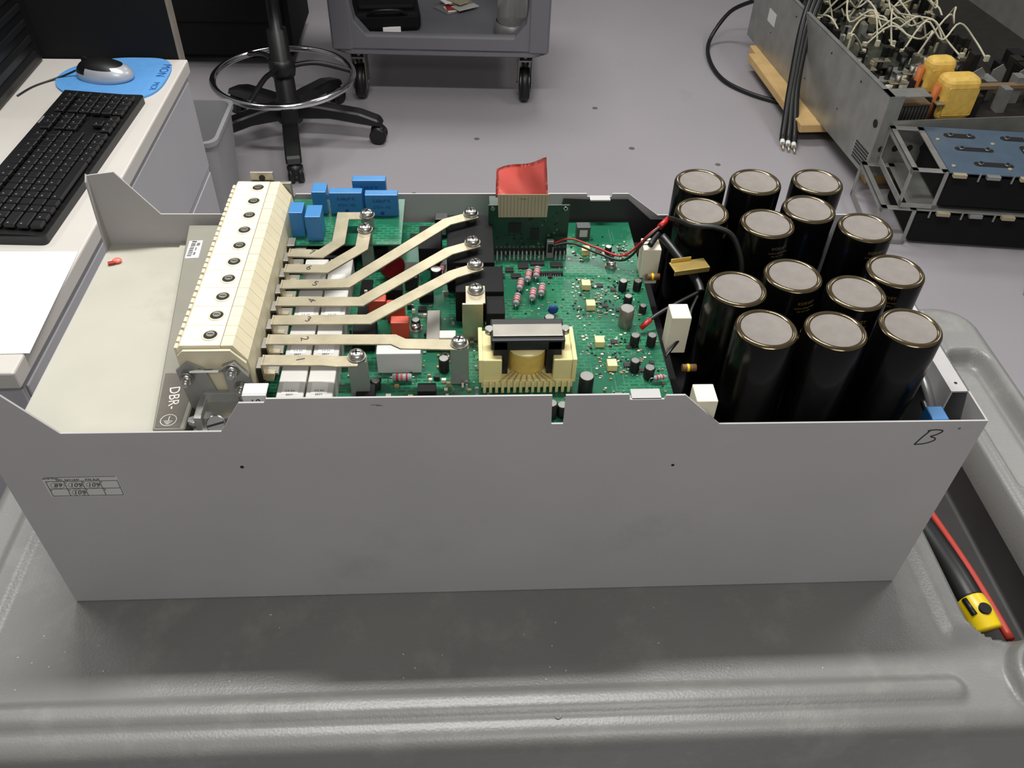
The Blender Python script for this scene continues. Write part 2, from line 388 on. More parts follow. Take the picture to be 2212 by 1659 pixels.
# ================================================================= BUS BARS
def screw(b,x,y,z,r=.0064):
    b.cyl((x,y,z),(x,y,z+.0012),r*1.15,STEELD,seg=28)
    b.lathe([(r,0),(r,.0016),(r*.85,.0034),(r*.5,.0045),(0,.0048)],(x,y,z+.0012),STEEL,28)
    a=random.uniform(0,90)
    for k in (0,90): b.box(-r*.5,r*.5,-.0007,.0007,0,.0006,HOLE,M=T(x,y,z+.0054)@RZ(a+k))
ZB=.27
bars=[
 ([(.216,.042),(.262,.041),(.272,.0395),(.290,.040)],(.2885,.044),'1'),
 ([(.216,.067),(.316,.0655),(.324,.060),(.372,.058)],(.3695,.059),'2'),
 ([(.216,.0915),(.294,.0915),(.364,.1535),(.389,.166)],(.384,.166),'3'),
 ([(.216,.1165),(.286,.1155),(.360,.189),(.387,.202)],(.382,.202),'4'),
 ([(.216,.1405),(.272,.1415),(.358,.238),(.386,.251)],(.381,.251),'5'),
 ([(.216,.164),(.251,.163),(.280,.195),(.281,.230)],(.281,.224),'6'),
 ([(.216,.188),(.244,.186),(.258,.204),(.258,.249),(.286,.249)],(.281,.249),'7')]
for k,(pts,sw,lab) in enumerate(bars):
    b=B('bus_bar'); w=.0122
    b.strip(pts,w,ZB-.0016,ZB,TIN)
    y=pts[0][1]
    b.box(.2145,.216,y-w/2,y+w/2,.252,ZB,TIN)
    b.box(.2145,.222,y-w/2,y+w/2,.2525,.254,TIN)
    screw(b,sw[0],sw[1],ZB)
    if k<2: b.box(sw[0]-.0075,sw[0]+.0075,sw[1]-.004,sw[1]+.004,.2285,ZB-.0016,GALV,.0005)
    elif k<5: b.cyl((sw[0],sw[1],.2625),(sw[0],sw[1],ZB-.0016),.005,STEELD)
    else: b.box(sw[0]-.006,sw[0]+.006,sw[1]-.002,sw[1]+.004,.2285 if k==5 else .2565,ZB-.0016,GALV,.0005)
    b.text(lab,.0095,T(.2445 if k<5 else .236,y,ZB+.0001)@RZ(-75 if lab in'12' else -15 if lab=='7' else 70 if lab=='4' else -20),INK,thick=.0001)
    b.done()
b=B('bus_bar')
b.box(.375,.392,.112,.136,ZB-.0016,ZB,TIN,.0003); b.box(.372,.390,.110,.112,.2285,ZB,TIN,.0003); screw(b,.384,.129,ZB)
b.done()
# ================================================================= CIRCUIT BOARD
cb=empty('circuit_board')
b=B('board'); b.box(.2095,.548,.004,.302,.2262,.2278,PCB)
rnd=random.Random(3)
for k in range(150):
    x=rnd.uniform(.40,.545); y=rnd.uniform(.01,.27)
    l=rnd.uniform(.006,.03); w=.0005
    if rnd.random()<.5: b.box(x,min(.547,x+l),y,y+w,.2278,.22788,TRACE)
    else: b.box(x,x+w,y,y+l,.2278,.22788,TRACE)
for k in range(9): b.box(.452+k*.0014,.4525+k*.0014,.13,.19,.2278,.2279,TRACE)
for k in range(130):
    x=rnd.uniform(.27,.545); y=rnd.uniform(.01,.295); b.cyl((x,y,.2278),(x,y,.228),.0008,STEEL,seg=8)
for (x,y) in ((.519,.222),(.357,.086),(.33,.128),(.537,.026)):
    b.cyl((x,y,.2278),(x,y,.2285),.006,STEELD,seg=24); screw(b,x,y,.2285,.0048)
b.done(cb)
b=B('surface_mount_parts')
mats_=[BLACK,STEEL,FOAM,BLACK,STEELD,mat('smd_tan',(150,120,80),.5)]
def smd(x,y,sx,sy,h,m,leads=True):
    b.box(x-sx/2,x+sx/2,y-sy/2,y+sy/2,.2279,.2279+h,m,.0001)
    if leads:
        n=max(2,int(sx/.0016))
        for k in range(n):
            xx=x-sx/2+(k+.5)*sx/n
            b.box(xx-.0003,xx+.0003,y-sy/2-.0012,y+sy/2+.0012,.2279,.2284,STEEL)
cl=[(.496,.244),(.490,.187),(.491,.156),(.493,.104),(.500,.073)]
for (x,y) in cl:
    b.box(x-.0042,x+.0042,y-.004,y+.005,.2279,.2345,YEL,.0005)
    for k in range(80):
        xx=x+rnd.uniform(-.014,.044); yy=y+rnd.uniform(-.014,.015)
        if abs(xx-x)<.006 and abs(yy-y)<.007: continue
        if xx>.546: continue
        m=rnd.choice(mats_); s1=rnd.choice([(.0016,.0008),(.0008,.0016),(.002,.0012),(.0024,.0014)])
        b.box(xx-s1[0]/2,xx+s1[0]/2,yy-s1[1]/2,yy+s1[1]/2,.2279,.2279+rnd.uniform(.0006,.0014),m)
    smd(x+.014,y+.003,.006,.005,.0016,BLACK); smd(x+.026,y-.004,.005,.004,.0016,BLACK); smd(x+.036,y+.006,.004,.004,.0016,BLACK)
for k in range(170):
    xx=rnd.uniform(.40,.545); yy=rnd.uniform(.012,.28)
    b.box(xx,xx+.0018,yy,yy+.001,.2279,.2288,rnd.choice(mats_))
for k in range(140):
    xx=rnd.uniform(.27,.40); yy=rnd.uniform(.012,.20); s_=rnd.uniform(.001,.0045)
    b.box(xx,xx+s_,yy,yy+s_*.7,.2279,.229+rnd.uniform(0,.004),rnd.choice(mats_))
for (x,y,sx,sy) in ((.432,.222,.010,.009),(.418,.215,.008,.006),(.446,.226,.014,.006),(.465,.223,.012,.007),(.41,.205,.006,.006),(.424,.205,.01,.006),(.457,.205,.004,.006),(.330,.270,.022,.014),(.32,.17,.012,.008),(.335,.155,.008,.006)):
    smd(x,y,sx,sy,.0026,BLACK)
for k in range(14): b.box(.438+k*.0022,.4388+k*.0022,.2045,.2125,.2279,.2295,STEEL)
b.box(.436,.470,.207,.210,.2279,.231,BLACK)
for k in range(18): b.box(.402+k*.0042,.4035+k*.0042,.2405,.2425,.2279,.233,STEEL)
b.done(cb)
b=B('small_electrolytics')
def ecap(x,y,r,h,m=BLACK):
    b.lathe([(r,0),(r,h-.0008),(r-.0008,h)],(x,y,.2279),m,20); b.cyl((x,y,.2279+h-.0006),(x,y,.2279+h-.0001),r-.0006,STEEL,seg=20)
for (x,y,r,h) in ((.525,.184,.004,.011),(.539,.184,.004,.011),(.527,.163,.004,.009),(.520,.131,.0066,.020),(.524,.103,.0042,.012),(.539,.103,.0042,.012),(.519,.070,.0042,.012),(.530,.061,.0045,.012),(.450,.128,.0048,.013),(.474,.045,.0062,.018),(.519,.245,.0035,.008),(.539,.150,.0035,.008),(.356,.073,.0045,.014),(.300,.052,.0038,.009),(.410,.028,.005,.009),(.428,.030,.005,.008),(.443,.016,.0045,.016),(.452,.018,.0045,.012),(.347,.203,.0055,.012),(.33,.132,.004,.008)):
    ecap(x,y,r,h,STEELD if r==.0066 else BLACK)
b.sphere((.455,.147,.234),.005,BLUED,(1,.5,1))
b.done(cb)
b=B('power_resistors')
def res(x,y,a,L=.013,r=.0027,z=.2335,body=RESB):
    c=Vector((x,y,z)); d=Vector((math.cos(math.radians(a)),math.sin(math.radians(a)),0))
    b.cyl(c-d*L/2,c+d*L/2,r,body,seg=16,bev=.0006)
    b.cyl(c-d*L*.30,c-d*L*.18,r*1.06,REDW,seg=16); b.cyl(c-d*L*.05,c+d*L*.05,r*1.06,mat('band_violet',(190,80,70),.4),seg=16); b.cyl(c+d*L*.22,c+d*L*.3,r*1.06,REDW,seg=16)
    b.tube([c+d*(L/2+.004)-Vector((0,0,.005)),c+d*(L/2+.003),c+d*L*.45],.0004,STEEL,6,3); b.tube([c-d*(L/2+.004)-Vector((0,0,.005)),c-d*(L/2+.003),c-d*L*.45],.0004,STEEL,6,3)
for (x,y) in ((.444,.205),(.4355,.200),(.427,.186),(.447,.178),(.438,.171),(.4225,.163)): res(x,y,80,.0145,.0031)
res(.321,.060,0,.016,.0032,.2325); res(.352,.21,80,.016,.003); res(.538,.055,10,.01,.0022)
b.done(cb)
b=B('transformer')
b.box(.387,.463,.046,.084,.232,.2405,YEL,.001)
for k in range(15): b.box(.3885+k*.005,.3910+k*.005,.044,.0475,.228,.240,YEL,.0004); b.cyl((.3897+k*.005,.0445,.2279),(.3897+k*.005,.0445,.236),.0005,STEEL,seg=6)
b.box(.386,.404,.048,.086,.240,.261,YEL,.001); b.box(.446,.464,.048,.086,.240,.261,YEL,.001)
b.box(.385,.3885,.046,.088,.238,.263,YEL,.0006); b.box(.4615,.465,.046,.088,.238,.263,YEL,.0006)
b.lathe([(.016,0),(.016,.024)],(.425,.066,.240),YELW,36)
b.lathe([(.0165,.000),(.0165,.003)],(.425,.066,.2405),YEL,36); b.lathe([(0,.0245),(.0165,.0245),(.0165,.0225)],(.425,.066,.240),YEL,36)
for k in range(9): b.tube([(.4125+k*.003,.0525,.244),(.408+k*.0042,.049,.2425),(.402+k*.0057,.0448,.2405)],.0005,BRASS,5,3)
b.box(.397,.409,.054,.082,.240,.276,BLACK,.0008); b.box(.441,.453,.054,.082,.240,.276,BLACK,.0008)
b.box(.395,.455,.054,.082,.266,.277,BLACK,.0012)
b.box(.3965,.4535,.058,.073,.277,.2786,STEELD,.0005)
b.cyl((.394,.068,.2735),(.394,.068,.2785),.0035,STEEL); b.cyl((.456,.068,.2735),(.456,.068,.2785),.0035,STEEL)
b.done(cb)
b=B('relays')
b.box(.358,.402,.182,.262,.2279,.2620,BLACKM,.0008)
b.box(.366,.409,.138,.176,.2279,.2620,BLACKM,.0008)
b.box(.393,.409,.112,.137,.2279,.258,BLACKM,.0008)
b.box(.330,.352,.222,.262,.2279,.250,BLACKM,.0008)
for yy in (.02,.068,.116,.164):
    for xx in (.2245,.2475):
        b.box(xx,xx+.0215,yy,yy+.045,.200,.2475,REL,.001)
        b.box(xx+.004,xx+.017,yy+.006,yy+.02,.2475,.2478,LABELW)
        b.text('0.5 2A',.0028,T(xx+.0105,yy+.0095,.2478)@RZ(0),INKG); b.text('250V',.0028,T(xx+.0105,yy+.0055,.2478),INKG)
b.box(.2245,.269,.215,.235,.228,.245,BLACKM,.001)
b.box(.300,.337,.070,.083,.2279,.250,WHITE,.0008)
b.box(.352,.366,.098,.108,.2279,.243,FOAM,.0006)
b.box(.276,.296,.098,.13,.2279,.239,BLACKM,.001); b.box(.335,.35,.035,.045,.2279,.24,BLACKM,.0005)
b.box(.34,.352,.098,.145,.2279,.236,STEELD,.0005)
b.box(.276,.287,.14,.20,.2279,.2300,BLACKM,.0005); b.box(.318,.33,.185,.21,.2279,.243,DARKM,.0006); b.box(.288,.298,.235,.26,.2279,.24,BLACKM)
b.box(.300,.316,.17,.182,.2279,.240,BLACKM,.0006); b.box(.332,.345,.165,.178,.2279,.238,BLACKM,.0006); b.box(.285,.30,.035,.05,.2279,.236,BLACKM,.0006)
for (x,y) in ((.295,.151),(.312,.143),(.317,.120)): b.box(x-.008,x+.008,y-.005,y+.005,.2279,.246,REDB,.0008)
b.cyl((.302,.212,.238),(.308,.204,.240),.012,DRED,seg=28,bev=.001)
b.box(.345,.358,.273,.285,.2279,.250,BLACK,.0005); b.box(.3475,.3555,.2725,.273,.232,.246,LABELW)
b.done(cb)
b=B('film_capacitors')
b.box(.197,.314,.221,.302,.2540,.2556,PCB)
for (x,y) in ((.203,.288),(.2035,.228),(.2035,.247),(.2035,.268)): b.cyl((x,y,.2556),(x,y,.2562),.0042,TIN if y<.28 else YELC,seg=20); b.cyl((x,y,.2562),(x,y,.2575),.0022,STEEL,seg=12)
for (a,c,d,e,h) in ((.2095,.2225,.234,.253,.027),(.2255,.240,.227,.248,.027),(.2255,.2395,.274,.292,.025),(.2425,.2745,.274,.284,.024),(.2775,.3095,.270,.280,.024),(.2640,.2970,.289,.299,.029)):
    b.box(a,c,d,e,.2556,.2556+h,BLUE,.0007)
    if c-a>.02: b.text('0.68\u00b5F K',.0048,T((a+c)/2,d-.0001,.2556+h*.72)@RX,BLUED); b.text('275V~ X2',.0042,T((a+c)/2,d-.0001,.2556+h*.42)@RX,BLUED); b.cyl(((a+c)/2,d-.0004,.2556+h*.15),((a+c)/2,d,.2556+h*.15),.002,BLUED,seg=12)
b.box(.205,.21,.24,.30,.228,.254,STEELD); b.box(.3,.305,.24,.245,.228,.254,STEELD)
b.done(cb)
b=B('daughter_board')
b.box(.398,.4765,.2448,.2464,.2279,.2835,PCBD)
for k in range(50):
    x=rnd.uniform(.402,.472); z=rnd.uniform(.235,.28); s_=rnd.choice([.0006,.001,.0016])
    b.box(x,x+s_*1.5,.2438,.2448,z,z+s_,rnd.choice([BLACK,BLACK,STEELD,DARKM]))
b.box(.418,.430,.2426,.2448,.254,.264,BLACK); b.box(.44,.448,.243,.2448,.246,.258,BLACK)
b.box(.398,.4765,.2425,.2448,.2279,.2330,BLACK)
b.box(.399,.412,.2464,.262,.2279,.2835,PCBD)
for (x,z) in ((.402,.280),(.4725,.280)): b.cyl((x,.2442,z),(x,.2448,z),.0022,STEEL)
b.cyl((.4725,.2438,.280),(.4725,.2448,.280),.0012,HOLE)
b.box(.408,.452,.2464,.254,.2795,.2875,BLACK,.0004)
b.done(cb)
b=B('connectors')
G2=mat('conn_gray',(118,118,116),.5)
for (x,y,sx,h) in ((.459,.236,.007,.020),(.470,.262,.009,.026)):
    b.box(x-sx/2,x+sx/2,y,y+.005,.2279,.2279+h,G2,.0004); b.box(x-sx/2+.0012,x+sx/2-.0012,y-.0003,y,.2279+h*.35,.2279+h*.85,HOLE)
b.box(.489,.503,.268,.278,.2279,.243,mat('conn_dark',(60,60,62),.5),.0005); b.box(.492,.5,.2675,.268,.232,.240,REL)
b.box(.497,.503,.03,.036,.2279,.235,G2,.0004); b.box(.51,.525,.012,.016,.2279,.25,BLACK,.0004); b.box(.505,.524,.018,.03,.2279,.238,STEELD,.0005)
b.done(cb)
b=B('ribbon_cable')
b.prism([(.4075,.272),(.4545,.272),(.4555,.297),(.4065,.297)],'xz',.2420,.2426,RIB)
for k in range(14): b.box(.409+k*.0033,.4095+k*.0033,.2417,.2421,.273,.296,CARRIER)
t=bmesh.new(); nx,nz=16,10; V=[]
for i in range(nx+1):
    for j in range(nz+1):
        u=i/nx; v=j/nz
        x=.4045+u*.0505+v*(.001 if u<.5 else -.003)
        zb=.2935-.0055*u+.0015*math.sin(3*u); zt=.3145+.014*min(1,u*1.05)
        z=zb+(zt-zb)*v; y=.2425+.004*math.sin(u*5+1)*v+.014*v+.0008*math.sin(9*u+5*v)
        V.append(t.verts.new((x,y,z)))
for i in range(nx):
    for j in range(nz):
        t.faces.new((V[i*(nz+1)+j],V[(i+1)*(nz+1)+j],V[(i+1)*(nz+1)+j+1],V[i*(nz+1)+j+1]))
bmesh.ops.solidify(t,geom=list(t.faces),thickness=.0008)
b.add(t,RED,None,True)
b.done(cb)
b=B('wire_harness')
b.tube([(.463,.238,.245),(.480,.242,.247),(.505,.232,.243),(.530,.219,.243),(.553,.220,.268),(.570,.234,.272)],.0011,REDW)
b.tube([(.461,.236,.243),(.480,.236,.246),(.505,.226,.241),(.530,.213,.242),(.550,.214,.268),(.568,.230,.272)],.0012,BLACK)
b.cyl((.562,.226,.271),(.573,.238,.273),.0028,REDW)
b.tube([(.573,.238,.273),(.577,.215,.285),(.586,.195,.2925),(.606,.190,.2935),(.622,.186,.285),(.632,.1755,.262),(.632,.166,.235)],.0026,BLACK)
b.tube([(.564,.217,.266),(.575,.197,.260),(.590,.168,.250),(.592,.155,.246)],.0042,BLACK)
b.tube([(.560,.219,.268),(.556,.213,.267),(.550,.203,.266)],.003,BLACK)
b.tube([(.592,.157,.246),(.572,.142,.247),(.548,.128,.243),(.534,.121,.236)],.0019,BLACK)
b.cyl((.541,.124,.240),(.532,.119,.234),.0024,REDW)
b.tube([(.588,.150,.246),(.578,.130,.245),(.572,.112,.240),(.548,.083,.231)],.0014,BLACK)
b.done(cb)
b=B('brass_terminal_tab'); b.box(-.0175,.0175,-.0075,.0075,0,.0012,BRASS,.0004); b.box(-.0175,.0175,-.0075,-.0063,-.004,.001,BRASS,.0003); b.box(-.016,.004,.0063,.0075,0,.005,BRASS,.0003)
b.done(cb,loc=(.5825,.175,.262),rz=12)
b=B('ceramic_spacers')
for (x,y,zt,h) in ((.5535,.203,.2605,.04),(.5610,.098,.2625,.040),(.5645,.004,.255,.06)):
    b.box(x-.0085,x+.0085,y,y+.020,zt-h,zt,FOAM,.0008)
for (x,y) in ((.556,.195),(.565,.065)): b.cyl((x-.006,y,.235),(x+.006,y,.235),.0032,mat('res_brown',(110,80,50),.4)); b.cyl((x-.002,y,.235),(x,y,.235),.0034,YELT)
b.done(cb)
# ================================================================= CAPACITORS
R=.0255; zb=.128
me=None
caps=[(.610,.2795),(.666,.2795),(.729,.2795),(.6005,.225),(.658,.2045),(.705,.229),(.749,.197),(.605,.105),(.6585,.123),(.706,.098),(.7515,.1285),(.616,.052),(.672,.049),(.735,.052)]
for k,(x,y) in enumerate(caps):
    if me is None:
        b=B('electrolytic_capacitor'); h=.162
        b.lathe([(0,0),(R-.001,0),(R,.001),(R,h-.0035),(R-.0006,h-.0018)],(0,0,0),SLEEVE,56)
        b.lathe([(R-.0006,h-.0018),(R-.0018,h-.0004),(R-.0030,h),(R-.0044,h-.0004),(R-.0052,h-.0012)],(0,0,0),SLVRIM,56)
        b.lathe([(R-.0052,h-.0012),(R-.0060,h-.0014),(0,h-.0012)],(0,0,0),CAPTOP,56)
        b.text('KORVET',.0042,T(0,0,h-.013),GOLDINK,bend=R+.0001,thick=.0001)
        b.text('ALS31A 5600\u00b5F 400V',.0022,T(0,0,h-.018),GOLDINK,bend=R+.0001,thick=.0001)
        b.text('B43 1017  85\u00b0C',.0020,T(0,0,h-.0215),GOLDINK,bend=R+.0001,thick=.0001)
        ob=b.done(); me=ob.data
    else:
        ob=bpy.data.objects.new('electrolytic_capacitor',me); sc.collection.objects.link(ob)
    ob.location=(x,y,zb); ob.rotation_euler[2]=[2.6,2.5,2.3,1.2,.3,2.4,.2,2.9,.3,-.2,-.5,2.2,4,3.0][k]
# ================================================================= FRONT CART (height-field top)
cart=empty('utility_cart')
X0,X1,Y0,Y1=-.128,1.06,-.152,.425
stp=.003
xs=np.arange(X0,X1+stp/2,stp); ys=np.arange(Y0,Y1+stp/2,stp)
XX,YY=np.meshgrid(xs,ys,indexing='ij')
def sd(X,Y,x0,x1,y0,y1,r):
    cx,cy=(x0+x1)/2,(y0+y1)/2; qx=np.abs(X-cx)-(x1-x0)/2+r; qy=np.abs(Y-cy)-(y1-y0)/2+r
    return np.sqrt(np.maximum(qx,0)**2+np.maximum(qy,0)**2)+np.minimum(np.maximum(qx,qy),0)-r
def ss(a,b_,x):
    t=np.clip((x-a)/(b_-a),0,1); return t*t*(3-2*t)
d=-sd(XX,YY,X0,X1,Y0,Y1,.05)
tt=np.clip(1-d/.018,0,1); Z=-.018*(1-np.sqrt(1-tt**2))
dx=np.maximum(XX-.812,0); dd=np.sqrt(dx**2+(YY+.1145)**2)
Z+=.0065*(1-ss(.005,.015,dd))
dy=np.maximum(YY-.36,0); dl=np.sqrt(dy**2+(XX+.075)**2); Z+=.004*(1-ss(.006,.016,dl))*(ss(-.09,-.06,YY))
Z+=.012*ss(.975,.995,XX)*ss(-.02,.02,YY)
Z+=.004*ss(.822,.84,XX)*ss(-.075,-.05,YY)
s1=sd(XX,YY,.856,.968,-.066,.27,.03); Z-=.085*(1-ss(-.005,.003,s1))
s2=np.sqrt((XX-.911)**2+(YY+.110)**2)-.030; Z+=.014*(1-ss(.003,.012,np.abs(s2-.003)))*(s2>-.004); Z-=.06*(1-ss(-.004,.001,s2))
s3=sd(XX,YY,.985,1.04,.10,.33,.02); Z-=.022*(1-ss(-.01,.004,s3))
nxx,nyy=XX.shape
idx=np.arange(nxx*nyy).reshape(nxx,nyy)
verts=np.stack([XX,YY,Z],-1).reshape(-1,3)
faces=[];fm=[]
ok=d>=-1e-6
for i in range(nxx-1):
    for j in range(nyy-1):
        if ok[i,j] and ok[i+1,j] and ok[i,j+1] and ok[i+1,j+1]:
            faces.append((int(idx[i,j]),int(idx[i+1,j]),int(idx[i+1,j+1]),int(idx[i,j+1]))); fm.append(1 if Z[i,j]<-.04 else 0)  # low recess faces take the painted shade colour
m_=bpy.data.meshes.new('top_tray'); m_.from_pydata(verts.tolist(),[],faces); m_.materials.append(CARTP); m_.materials.append(CARTSHADE)
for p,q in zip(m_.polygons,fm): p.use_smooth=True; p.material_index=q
o_=bpy.data.objects.new('top_tray',m_); sc.collection.objects.link(o_); o_.parent=cart
bm=bmesh.new(); bm.from_mesh(m_); bmesh.ops.delete(bm,geom=[v for v in bm.verts if not v.link_faces],context='VERTS'); bm.to_mesh(m_); bm.free()
b=B('tray_body')
ol=rrect(X0+.0005,X1-.0005,Y0+.0005,Y1-.0005,.05,10)
for k in range(len(ol)):
    p=ol[k]; q=ol[(k+1)%len(ol)]
    t=bmesh.new(); vs=[t.verts.new((p[0],p[1],-.017)),t.verts.new((q[0],q[1],-.017)),t.verts.new((q[0],q[1],-.10)),t.verts.new((p[0],p[1],-.10))]; t.faces.new(vs); b.add(t,CARTP)
b.prism(ol,'xy',-.105,-.10,CARTP)
rd=random.Random(9)
SP=mat('speck_white',(200,198,192),.8)
for k in range(26):
    x=rd.uniform(-.04,.8); y=rd.uniform(-.095,-.02); b.box(x,x+rd.uniform(.0006,.0018),y,y+.0008,0,.0004,SP,rz=rd.uniform(0,90))
b.lathe([(.0028,0),(.0034,.0006),(.0028,.0009),(.002,.0003)],(.451,-.1275,.0003),CARTP,16)
b.done(cart)
b=B('legs_and_lower_shelf')
for x in (X0+.05,X1-.05):
    for y in (Y0+.05,Y1-.05):
        b.box(x-.03,x+.03,y-.03,y+.03,-.62,-.105,CARTP,.01)
        b.cyl((x,y,-.70),(x,y,-.67),.012,STEEL); b.cyl((x-.015,y,FL+.06),(x+.015,y,FL+.06),.06,BLACK,seg=32,bev=.004); b.box(x-.02,x+.02,y-.02,y+.02,-.76,-.69,STEELD,.003)
b.prism(rrect(X0,X1,Y0,Y1,.05),'xy',-.68,-.62,CARTP)
b.done(cart)
b=B('utility_knife')
b.tube([(.884,.145,-.060),(.885,.10,-.045),(.885,.03,-.030),(.887,-.010,-.028)],.0150,BLACK,14)
b.tube([(.887,-.009,-.028),(.889,-.022,-.028),(.892,-.040,-.032)],.0155,YELT,16); b.cyl((.889,-.026,-.016),(.889,-.026,-.0115),.006,HOLE)
b.tube([(.876,-.012,-.018),(.879,-.030,-.018)],.003,BLACK,8)
b.done()
b=B('screwdriver')
b.tube([(.905,.20,-.062),(.908,.12,-.05),(.911,.03,-.038),(.912,-.05,-.032)],.0045,REDT,12)
b.tube([(.903,.235,-.07),(.905,.20,-.062)],.009,REDT,12)
b.done()
# ================================================================= DESK
dk=empty('desk')
b=B('desk_top'); b.box(-1.5,-.193,.345,1.297,-.048,-.02,DESK,.003); b.done(dk)
b=B('drawer_cabinet'); b.box(-.75,-.200,.36,1.285,FL,-.049,DESKS)
for z in (-.26,-.47,-.80):
    b.box(-.1998,-.1965,.365,1.28,z+.004,z+(.20 if z>-.6 else .32),DESKS,.0015)
b.box(-.75,-.2,.354,.36,FL+.01,-.06,DESKS,.001)
b.cyl((-.197,.80,-.10),(-.186,.80,-.10),.004,CHROME); b.cyl((-.188,.80,-.10),(-.180,.80,-.10),.009,CHROME,bev=.001)
b.box(-1.49,-1.45,.36,1.28,FL,-.049,DESKS)
b.done(dk)
b=B('privacy_screen'); b.box(-1.5,-.212,1.300,1.326,-.30,.55,BLACKM,.003); b.box(-.212,-.207,1.299,1.327,-.04,.55,mat('trim_cream',(120,112,102),.6),.001); b.done(dk)
b=B('paper_sheet'); b.prism([(-.48,.609),(-.196,.608),(-.186,.382),(-.47,.375)],'xy',-.0195,-.0188,PAPER); b.done()
b=B('mousepad')
pp=[]
for k in range(60):
    a=2*math.pi*k/60; c_,s_=math.cos(a),math.sin(a)
    if c_>0: x=-.300+.090*abs(c_)**.45; y=1.200+.094*(1 if s_>0 else -1)*abs(s_)**.75
    else: x=-.300+.122*c_; y=1.200+.094*s_
    pp.append((x,y))
b.prism(pp,'xy',-.0198,-.016,BLUEP)
b.text('MON',.025,T(-.2250,1.232,-.0158)@RZ(-92),BLUED); b.text('MCR',.017,T(-.2250,1.160,-.0158)@RZ(-92),BLUED)
b.done()
b=B('computer_mouse')
t=bmesh.new(); bmesh.ops.create_uvsphere(t,u_segments=32,v_segments=16,radius=1)
for v in t.verts:
    x,y,z=v.co; v.co=Vector((x*.056,y*.031*(1+.12*x),max(z,-.25)*.032*(1-.15*x)))
i1=b.mi(SILV); i2=b.mi(BLACK)
for f in t.faces:
    c=f.calc_center_median(); f.smooth=True
    f.material_index= i2 if (c.z>.019 or (abs(c.y)<.022 and c.x<.005 and c.z>.008)) else i1
me_=bpy.data.meshes.new('t'); t.to_mesh(me_); t.free(); b.bm.from_mesh(me_)
b.cyl((-.032,-.003,.0285),(-.032,.003,.0285),.006,BLACKM)
b.tube([(-.055,0,.006),(-.08,-.004,-.004),(-.105,-.02,-.009),(-.125,-.05,-.0095),(-.135,-.09,-.0095)],.0018,BLACK)
b.done(loc=(-.326,1.195,-.0085),rz=-6)
def keyboard(loc,rz):
    b=B('keyboard')
    L=.476; W=.148
    b.prism(rrect(-L/2,L/2,-W/2,W/2,.008,4),'xy',0,.014,KEYB)
    b.prism([(-W/2+.004,.014),(W/2-.004,.014),(W/2-.004,.022),],'yz',-L/2+.004,L/2-.004,KEYB)
    p=.0194
    for r in range(6):
        y=-.0585+r*p+(.005 if r==5 else 0); zt=.017+(y+W/2)*.05
        k=0
        while k<22:
            gap=0 if k<15 else (.006 if k<18 else .012)
            w=1
            if r==0 and k==4: w=6
            if r in(1,2) and k in (0,13): w=2
            x=-L/2+.014+k*p+gap
            if r==5 and k in(1,): k+=1; continue
            if k in (15,16,17) and r in (2,) : k+=1; continue
            if k in (15,17) and r==1: k+=1; continue
            if k+w>15 and k<15: w=15-k
            x1=x+p*w-.0022
            b.prism([(x,y-.0085),(x1,y-.0085),(x1,y+.0085),(x,y+.0085)],'xy',zt,zt+.007,KEYB,.0014)
            if rnd.random()<.8: b.box(x+.004,x+.0062,y+.001,y+.0035,zt+.007,zt+.0071,KEYL)
            k+=w
    b.box(-L/2+.34,-L/2+.365,W/2-.009,W/2-.006,.022,.0224,KEYL)
    b.tube([(-.05,W/2,.008),(-.06,W/2+.04,.004),(-.02,W/2+.10,.003)],.002,BLACK)
    return b.done(loc=loc,rz=rz)
keyboard((-.310,.866,-.0198),87.5)
keyboard((2.30,1.435,FL),-35)
b=B('desktop_computer'); b.box(-.80,-.478,1.03,1.288,-.0198,.34,BLACK,.006)
for k in range(9): b.box(-.4785,-.475,1.06,1.26,.0+k*.03,.012+k*.03,BLACKM,.001)
b.box(-.60,-.50,.99,1.03,-.0198,.0,REL,.003) ; b.done()
b=B('storage_cabinet'); b.box(-1.02,-.335,3.12,3.6,FL+.05,.6,BLACKM,.006)
for z in (-.5,-.2,.1): b.box(-.99,-.36,3.11,3.12,z-.13,z+.14,BLACKM,.003); b.box(-.76,-.60,3.095,3.11,z+.05,z+.07,DARKM,.003)
for x in (-.97,-.385): b.cyl((x-.012,3.16,FL+.035),(x+.012,3.16,FL+.035),.035,BLACK); b.cyl((x-.012,3.56,FL+.035),(x+.012,3.56,FL+.035),.035,BLACK)
b.done()
b=B('waste_bin')
def rr(z,off=0):
    k=z/.30; return rrect(-.115-.02*k+off,.115+.02*k-off,-.12-.02*k+off,.12+.02*k-off,.035,6)
t=bmesh.new()
lev=[(0,0),(.29,0),(.29,-.008),(.305,-.008),(.305,.004),(.03,.004)]
rg=[[t.verts.new((x,y,z)) for x,y in rr(z,o)] for z,o in lev]
for A,C in zip(rg,rg[1:]):
    n=len(A)
    for k in range(n): t.faces.new((A[k],A[(k+1)%n],C[(k+1)%n],C[k]))
t.faces.new(list(reversed(rg[0]))); t.faces.new(rg[-1])
bmesh.ops.recalc_face_normals(t,faces=t.faces); b.add(t,BIN)
b.done(loc=(-.50,2.02,FL+.0005))
